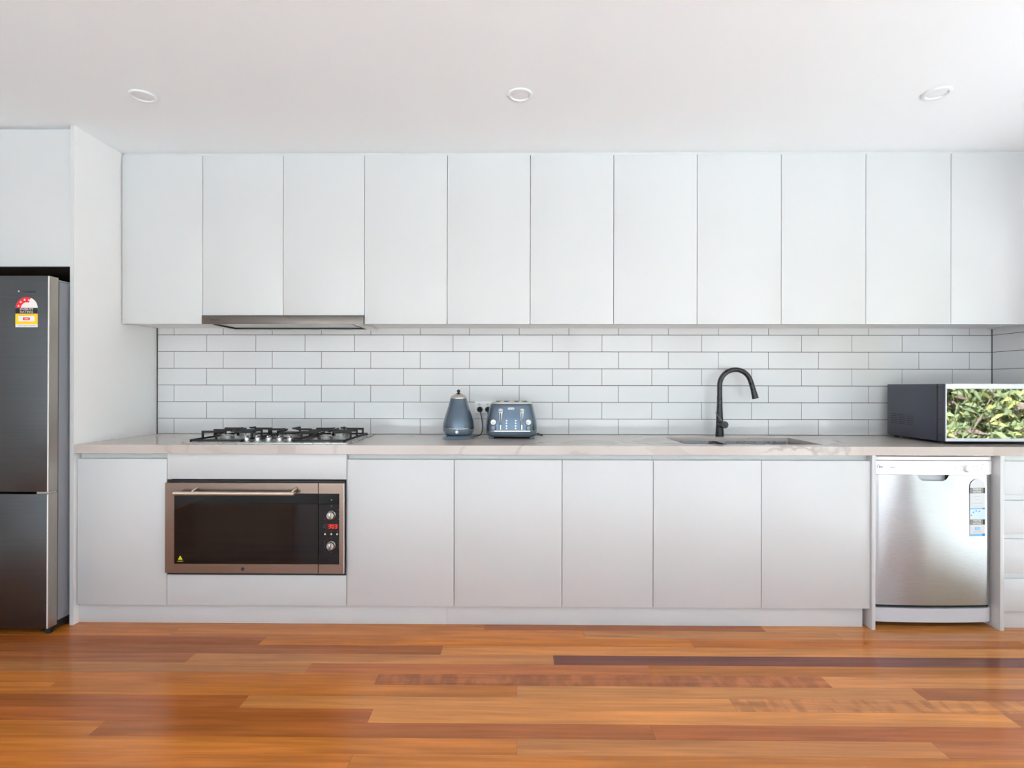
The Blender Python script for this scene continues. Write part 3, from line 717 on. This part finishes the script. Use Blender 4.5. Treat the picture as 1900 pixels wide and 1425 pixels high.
for x in (WX0 + .05, WX1 - .09):
    for yy in (-.52, -.08): B().cyl((x, yy, 0), (x, yy, .096), .016, seg=14).obj('foot', BLACK, dw)
py = lambda x: -.606 + .012 * (2 * (x - WX0) / (WX1 - WX0) - 1) ** 2
kb = B().lathe((2.212, py(2.212) , .7905), [(.0200, 0), (.0200, .003), (.0175, .004), (.0165, .016), (.0145, .018)], 32, 'Y').obj('knob', DWPANEL, cp, smooth=True)
B().lathe((2.212, py(2.212) + .0003, .7905), [(.0205, 0), (.0205, .001)], 32, 'Y').obj('dial_ring', DWTOE, cp)
for x, r in ((2.160, .0072), (2.295, .0085)):
    B().lathe((x, py(x), .7905), [(r, 0), (r, .002), (r - .001, .003)], 20, 'Y').obj('button', DWPANEL, cp, smooth=True)
b = B()
for x, z in ((2.238 + .012, .799), (2.268, .799), (2.25, .783), (2.268, .783), (2.296, .808), (2.185, .799), (2.186, .781)):
    b.box(x - .0015, x + .0015, py(x) - .0003, py(x) + .001, z - .0015, z + .0015)
b.obj('dial_marks', INKG, cp)['kind'] = 'stuff'
text('lettering', 'Midea', INK, cp, 1.803, py(1.80) - .0003, .795, .014, .030)
b = B(); b.tube([(x, py(1.79) - .0003, z) for x, z in arc(1.788, .797, .0085, 60, 220, 10)], .0006, 6); b.obj('emblem', INK, cp)
text('lettering', 'DISHWASHER', INKG, cp, 1.857, py(1.857) - .0003, .7935, .006, .034)
# rating label on the door
lx0, lx1 = 2.2300, 2.3080
def ly(x, z): return bowy(x) - .0072
LY = min(ly(lx0, .6), ly(lx1, .6)) - .0005
lb = B(); n = 10; r_ = (lx1 - lx0) / 2; cxl = (lx0 + lx1) / 2
outl = [(lx0, .4545), (lx1, .4545)] + arc(cxl, .7375 - r_, r_, 0, 180, 16)
lb.prism(outl, -.5988, -.5982)
lb = lb.obj('rating_label', LGREY, dw, origin=(cxl, -.5982, .6)); lb.rotation_euler = (0, 0, .066)
LZ = -.5989
def strip(name, m, x0, x1, z0, z1, o_=.0003): return box(name, m, lb, x0, x1, LZ - o_, LZ, z0, z1)
strip('grey_band', LDGREY, lx0, lx1 - .008, .667, .6945); strip('black_end', LBLACK, lx1 - .008, lx1, .667, .6945)
strip('grey_band', LDGREY, lx0, lx1 - .011, .512, .5385); strip('black_end', LBLACK, lx1 - .011, lx1, .512, .5385)
text('lettering', 'ENERGY', LWHITE, lb, cxl - .002, LZ - .0005, .687, .0135, .043); text('lettering', 'RATING', LWHITE, lb, cxl - .002, LZ - .0005, .674, .0135, .040)
text('lettering', 'WATER', LWHITE, lb, cxl - .002, LZ - .0005, .5315, .0135, .040); text('lettering', 'RATING', LWHITE, lb, cxl - .002, LZ - .0005, .5185, .0135, .040)
strip('blue_band', LBLUE, lx0, lx1 - .012, .5885, .594); strip('blue_band', LDBLUE, lx1 - .012, lx1, .5885, .595)
strip('blue_band', LBLUE, lx0, lx1 - .014, .456, .4655); strip('blue_band', LDBLUE, lx1 - .014, lx1, .456, .468)
strip('pale_band', LLBLUE, lx0, lx1, .5395, .5880, .0002)
b = B()
for a in (160, 128, 98, 68): star(b, cxl - .002 + .031 * math.cos(math.radians(a)), .549 + .031 * math.sin(math.radians(a)), .0052, LZ - .0006, LZ - .0002)
b.obj('stars', LDGREY, lb)
strip('blue_box', LBLUE, cxl - .014, cxl + .014, .4865, .4995)
text('lettering', '11.5', LWHITE, lb, cxl, LZ - .0006, .493, .010, .020)
for z, w_ in ((.652, .034), (.635, .018), (.619, .05), (.602, .04), (.479, .04)):
    box('small_print', LBLUE if z == .602 else LDGREY, lb, cxl - w_ / 2, cxl + w_ / 2, LZ - .0003, LZ, z - .0005, z + .0005)

# ================================================================== MICROWAVE
mw = thing('microwave', 'dark microwave with mirrored glass door on the benchtop in the right corner', 'microwave', (2.44, -.28, .898))
MX0, MX1 = 2.180, 2.715
box('body', MWBODY, mw, MX0, MX1, -.452, -.075, .911, 1.2065, .004)
b = B()
for g_ in ((-.112, -.158), (-.170, -.222), (-.236, -.286)):
    for k in range(6):
        b.box(MX0 - .0006, MX0 + .001, g_[1], g_[0], .981 + k * .0105, .9855 + k * .0105)
b.obj('side_vents', BPLAST, mw)['kind'] = 'stuff'
for x in (MX0 + .04, MX1 - .04):
    for yy in (-.43, -.10): B().cyl((x, yy, .898), (x, yy, .9115), .013, seg=16).obj('foot', BPLAST, mw)
box('door_seam', BPLAST, mw, MX0 + .003, MX1 - .003, -.4625, -.4525, .914, 1.2045)
dd = B(); dd.box(MX0, MX1, -.507, -.463, .912, 1.207, .003); dd = dd.obj('door', MWBODY, mw, smooth=35)
b = B()
for z in (.943, 1.022, 1.108, 1.188): b.box(MX0 - .0006, MX0 + .001, -.490, -.4645, z, z + .003)
b.obj('clip_lines', BPLAST, dd)['kind'] = 'stuff'
b = B(); frame(b, MX0 + .002, MX1, .914, 1.2068, MX0 + .0065, MX1 - .006, .9290, 1.1825, -.5115, -.5072); b.obj('door_frame', MWFRAME, dd)
box('mirror_glass', MIRROR, dd, MX0 + .0067, MX1 - .0062, -.5100, -.5073, .9292, 1.1823)
text('lettering', 'SAMSUNG', WHITEINK, dd, 2.389, -.5104, .9535, .010, .052)

# ================================================================== KETTLE
kx, ky = -.331, -.245
kt = thing('kettle', 'pear-shaped slate blue electric kettle on the benchtop left of the toaster', 'kettle', (kx, ky, .898))
bz = .898
B().lathe((kx, ky, bz), [(.088, 0), (.0895, .003), (.086, .008), (.072, .016), (.068, .0185), (.066, .0185)], 48).obj('power_base', BLUEP, kt, smooth=True)
lowb = B().lathe((kx, ky, bz), [(.060, .019), (.069, .021), (.078, .030), (.0855, .045), (.0872, .0535)], 48).obj('lower_body', BLUEP, kt, smooth=True)
B().lathe((kx, ky, bz), [(.0868, .0535), (.0885, .0550), (.0888, .0590), (.0868, .0615)], 48).obj('chrome_band', CHROME, kt, smooth=True)
B().lathe((kx, ky, bz), [(.0868, .0615), (.0870, .068), (.0855, .085), (.0810, .107), (.0745, .130), (.0665, .153), (.0585, .178), (.0515, .203), (.0465, .2225)], 48).obj('body', BLUE, kt, smooth=True)
B().lathe((kx, ky, bz), [(.0465, .2225), (.0472, .2245), (.0468, .2290), (.044, .2305)], 48).obj('rim', CHROME, kt, smooth=True)
ld = B().lathe((kx, ky, bz), [(.045, .2300), (.042, .2355), (.034, .2425), (.024, .2475), (.0185, .2490)], 48).obj('lid', CHAMP, kt, smooth=True)
B().lathe((kx, ky, bz), [(.0185, .2485), (.017, .2505), (.007, .2535), (.0055, .257), (.0075, .2585), (.0098, .264), (.0085, .2700), (.004, .2735), (.001, .274)], 24).obj('lid_knob', BPLAST, ld, smooth=True)
B().lathe((kx, ky - .083, bz + .041), [(.0085, 0), (.0085, .004), (.007, .005)], 20, 'Y').obj('switch', WPLAST, lowb, smooth=True)
B().tube([(kx, ky + .044, bz + .205), (kx, ky + .085, bz + .215), (kx, ky + .112, bz + .19), (kx, ky + .118, bz + .13), (kx, ky + .100, bz + .075), (kx, ky + .083, bz + .062)], [.009, .009, .010, .010, .009, .008], 12).obj('handle', BLUEP, kt, smooth=True)

# ================================================================== TOASTER
tx, ty = -.034, -.160
ts = thing('toaster', 'slate blue four-slice toaster with chrome levers on the benchtop', 'toaster', (tx, ty, .898))
def sup(cx_, cy_, a, c, z, n=4.2, m=48):
    out = []
    for k in range(m):
        t = 2 * PI * k / m; ct, st_ = math.cos(t), math.sin(t)
        out.append((cx_ + a * math.copysign(abs(ct) ** (2 / n), ct), cy_ + c * math.copysign(abs(st_) ** (2 / n), st_), z))
    return out
prof = [(.047, .1465, .140), (.055, .1460, .1395), (.075, .1450, .1375), (.100, .1420, .1345), (.130, .1355, .130), (.160, .1285, .125), (.180, .1240, .1215), (.190, .1215, .119), (.1945, .1175, .115)]
B().loft([sup(tx, ty, a, c, bz + z) for z, a, c in prof]).obj('body', BLUE, ts, smooth=True)
B().loft([sup(tx, ty, a, c, bz + z) for z, a, c in ((.011, .122, .117), (.014, .131, .125), (.022, .139, .133), (.032, .1435, .1375), (.0420, .1455, .139))]).obj('lower_body', BLUEP, ts, smooth=True)
B().loft([sup(tx, ty, a, c, bz + z) for z, a, c in ((.0420, .1460, .1395), (.0430, .1475, .141), (.0462, .1475, .141), (.0472, .1460, .1395))]).obj('chrome_band', CHROME, ts, smooth=True)
tp = B().loft([sup(tx, ty, a, c, bz + z) for z, a, c in ((.1945, .1155, .113), (.200, .1150, .112), (.2035, .1120, .109))]).obj('top_plate', CREAM, ts, smooth=True)
for x in (-.078, -.030, .030, .078): B().box(tx + x - .0125, tx + x + .0125, ty - .085, ty + .085, bz + .2036, bz + .2042).obj('slot', BPLAST, tp)
for x0, x1 in ((-.098, -.050), (-.048, -.010), (.010, .048), (.050, .098)): 
    B().box(tx + (x0 + x1) / 2 - .018, tx + (x0 + x1) / 2 + .018, ty + .072, ty + .078, bz + .2043, bz + .2075, .001).obj('bread_guide', CHROME, tp)
for x in (-.110, .115):
    for yy in (-.105, .105): B().lathe((tx + x, ty + yy, bz), [(.0135, 0), (.0145, .004), (.0135, .012)], 16).obj('foot', BLUEP, ts, smooth=True)
def fy(z):   # front face y of the body at height z above the bench
    for (z0, a0, c0), (z1, a1, c1) in zip(prof, prof[1:]):
        if z0 <= z <= z1: return ty - (c0 + (c1 - c0) * (z - z0) / (z1 - z0))
    return ty - prof[-1][2]
for x in (-.058, .059):
    b = B(); zz = [.054, .075, .10, .125, .145, .160, .168]; ww = [.0055, .0065, .0078, .0090, .0110, .0130, .0105]
    b.loft([[(tx + x + s_ * w_, fy(z) - d_, bz + z) for s_, d_ in ((-1, -.002), (-1, .005), (-.5, .009), (.5, .009), (1, .005), (1, -.002))] for z, w_ in zip(zz, ww)])
    o = b.obj('lever', CHROME, ts, smooth=True)
    B().tube([(tx + x, fy(.16) - .006, bz + .158), (tx + x, fy(.16) - .022, bz + .162)], [.010, .0085], 18).obj('lever_knob', CHROME, o, smooth=True)
    box('lever_slot', BPLAST, o, tx + x - .0028, tx + x + .0028, fy(.10) - .0115, fy(.10) - .0085, bz + .060, bz + .145)
for x in (-.0985, .0955):
    g_ = B().tube([(tx + x, fy(.094) + .001, bz + .094), (tx + x, fy(.094) - .003, bz + .094)], .0165, 28).obj('gauge', BPLAST, ts, smooth=True); g_.scale = (1, 1, 1)
    B().tube([(tx + x, fy(.094) - .003, bz + .094), (tx + x, fy(.094) - .0036, bz + .094)], .0148, 28).obj('gauge_face', LWHITE, g_)
    B().tube([(tx + x, fy(.094) - .0040, bz + .087), (tx + x - .008, fy(.094) - .0040, bz + .096)], .0009, 6).obj('gauge_needle', BPLAST, g_)
    B().tube([(tx + x, fy(.0635) + .001, bz + .0635), (tx + x, fy(.0635) - .014, bz + .0635)], [.0108, .0096], 24).obj('dial', DIALB, ts, smooth=True)
for x in (-.0255, .0250):
    for z in (.060, .074, .089, .103):
        B().tube([(tx + x, fy(z) + .001, bz + z), (tx + x, fy(z) - .003, bz + z)], [.0042, .0036], 14).obj('button', CHROME, ts, smooth=True)
pl = B(); pl.prism(rrect(tx - .019, tx + .018, bz + .1625, bz + .1745, .0058), fy(.168) - .0020, fy(.168) + .001); pl = pl.obj('badge', LGREY, ts)
text('lettering', "DeLonghi", INK, pl, tx - .0005, fy(.168) - .0024, bz + .1685, .008, .028)

# ================================================================== POWER POINT, PLUGS, CORDS
so = thing('power_outlet', 'white double power outlet on the tiles between kettle and toaster', 'outlet', (-.201, 0, 1.063))
px0, px1 = -.2585, -.1435
b = B(); b.loft([[(x, yy, z) for x, z in rrect(px0 + i, px1 - i, 1.0255 + i, 1.1005 - i, .004, 3)] for i, yy in ((0, -.0002), (0, -.006), (.002, -.0085))]); b.obj('face_plate', WPLAST, so, smooth=30)
for x in (-.232, -.182):
    box('switch', LGREY, so, x - .008, x + .008, -.0115, -.0086, 1.074, 1.087, .0012)
pg = []
for x, lab in ((-.2275, 'black round plug in the left socket, its cord running to the kettle'), (-.178, 'black plug in the right socket half hidden by the toaster')):
    t = thing('plug', lab, 'plug', (x, -.009, 1.050))
    B().tube([(x, -.0088, 1.050), (x, -.020, 1.050), (x, -.030, 1.047)], [.0175, .0170, .0115], 24).obj('housing', BPLAST, t, smooth=True)
    pg.append(t)
def spline(pts, n=8):
    P = [Vector(p) for p in pts]; P = [P[0] * 2 - P[1]] + P + [P[-1] * 2 - P[-2]]; out = []
    for i in range(1, len(P) - 2):
        for k in range(n):
            t = k / n; a, b_, c, d = P[i - 1:i + 3]
            out.append(.5 * ((2 * b_) + (c - a) * t + (2 * a - 5 * b_ + 4 * c - d) * t * t + (-a + 3 * b_ - 3 * c + d) * t ** 3))
    return out + [P[-2]]
o = B().tube(spline([(-.2275, -.030, 1.047), (-.221, -.042, 1.030), (-.212, -.050, .985), (-.207, -.070, .945), (-.212, -.110, .912), (-.232, -.150, .9035), (-.25, -.185, .9025)]), .0030, 10).obj('cord', BPLAST, pg[0], smooth=True)
o = B().tube(spline([(-.178, -.030, 1.047), (-.176, -.034, 1.02), (-.168, -.030, .94), (-.11, -.012, .9025), (.06, -.011, .9020), (.130, -.030, .9020), (.150, -.060, .9020), (.140, -.085, .9020), (.118, -.10, .915)]), .0028, 10).obj('cord', BPLAST, pg[1], smooth=True)

# ================================================================== DOWNLIGHTS
for x, lab in ((-1.673, 'round white recessed downlight in the ceiling at left, above the cooktop side'), (.010, 'round white recessed downlight in the middle of the ceiling'), (1.845, 'round white recessed downlight in the ceiling at right, above the microwave side')):
    t = thing('downlight', lab, 'downlight', (x, -.89, CZ), 'ceiling downlights')
    B().lathe((x, -.89, CZ), [(.0555, -.0003), (.0550, -.0060), (.050, -.0085), (.043, -.0075), (.040, -.0006), (.040, -.0003)], 48).obj('trim_ring', DLW, t, smooth=True)
    B().lathe((x, -.89, CZ), [(.0395, -.0004), (.0390, -.0022), (.030, -.0040), (.001, -.0048)], 48).obj('lens', DLW, t, smooth=True)

# ================================================================== what the reflections show: garden outside the glazed door
GRASS = mat('concrete_path', (136, 136, 137), .9); BOUNCEPAVE = mat('bounce_paving', (228, 227, 224), .8)  # unseen paving made pale to bounce sunlight onto the ceiling
struct(box('ground', BOUNCEPAVE, None, -14, 14, -16, -2.3, -.30, -.125)); struct(box('ground', GRASS, None, -14, 14, -2.299, 8, -.30, -.125))
FEN = mat('grey_fence_board', (120, 118, 124), .8); LEAFM = mat('leaf_green', (120, 130, 92), .6); LEAFY = mat('leaf_yellow_green', (168, 168, 100), .6); TWIG = mat('twig_brown', (128, 108, 98), .8)
fe = thing('garden_fence', 'grey timber fence in the garden, seen only mirrored in the microwave door', 'fence', (7.6, -4, -.12))
for k in range(18): box('board', FEN, fe, 7.60, 7.62, -8.5 + k * .5, -8.5 + k * .5 + .485, -.12, 1.25)
def shrub(x, y, n, h, lab, seed, rad):
    rnd = random.Random(seed)
    t = thing('garden_shrub', lab, 'shrub', (x, y, -.125))
    for nm, m, cnt, wd in (('leaves', LEAFM, n * 3, .0035), ('leaves', LEAFY, n, .0035), ('twigs', TWIG, n // 2, .003)):
        b = B()
        for _ in range(cnt):
            a = rnd.uniform(0, 2 * PI); r = rad * rnd.random() ** .6; z = rnd.uniform(.5, h)
            p = Vector((x + r * math.cos(a), y + r * math.sin(a), -.12 + z))
            d = Vector((rnd.uniform(-1, 1), rnd.uniform(-1, 1), rnd.uniform(-.7, .9))).normalized(); L = rnd.uniform(.08, .24)
            s_ = d.cross(Vector((rnd.uniform(-1, 1), rnd.uniform(-1, 1), rnd.uniform(-1, 1)))).normalized() * wd
            mid = p + d * L * .5 + Vector((0, 0, .02)); end = p + d * L - Vector((0, 0, .04))
            v = [b.bm.verts.new(q) for q in (p, mid + s_, end, mid - s_)]; b.bm.faces.new((v[0], v[1], v[2])); b.bm.faces.new((v[0], v[2], v[3]))
        b.obj(nm, m, t)['kind'] = 'stuff'
shrub(4.9, -3.4, 5200, 2.3, 'leafy green garden shrub nearest the glazed door, mirrored in the microwave', 1, .75)
shrub(6.3, -1.9, 5200, 2.2, 'yellow-green garden shrub beside the fence, mirrored at the right of the microwave door', 2, .8)
shrub(5.9, -5.4, 1000, 2.6, 'tall garden shrub furthest along the fence, mirrored at the left of the microwave door', 3, .7)
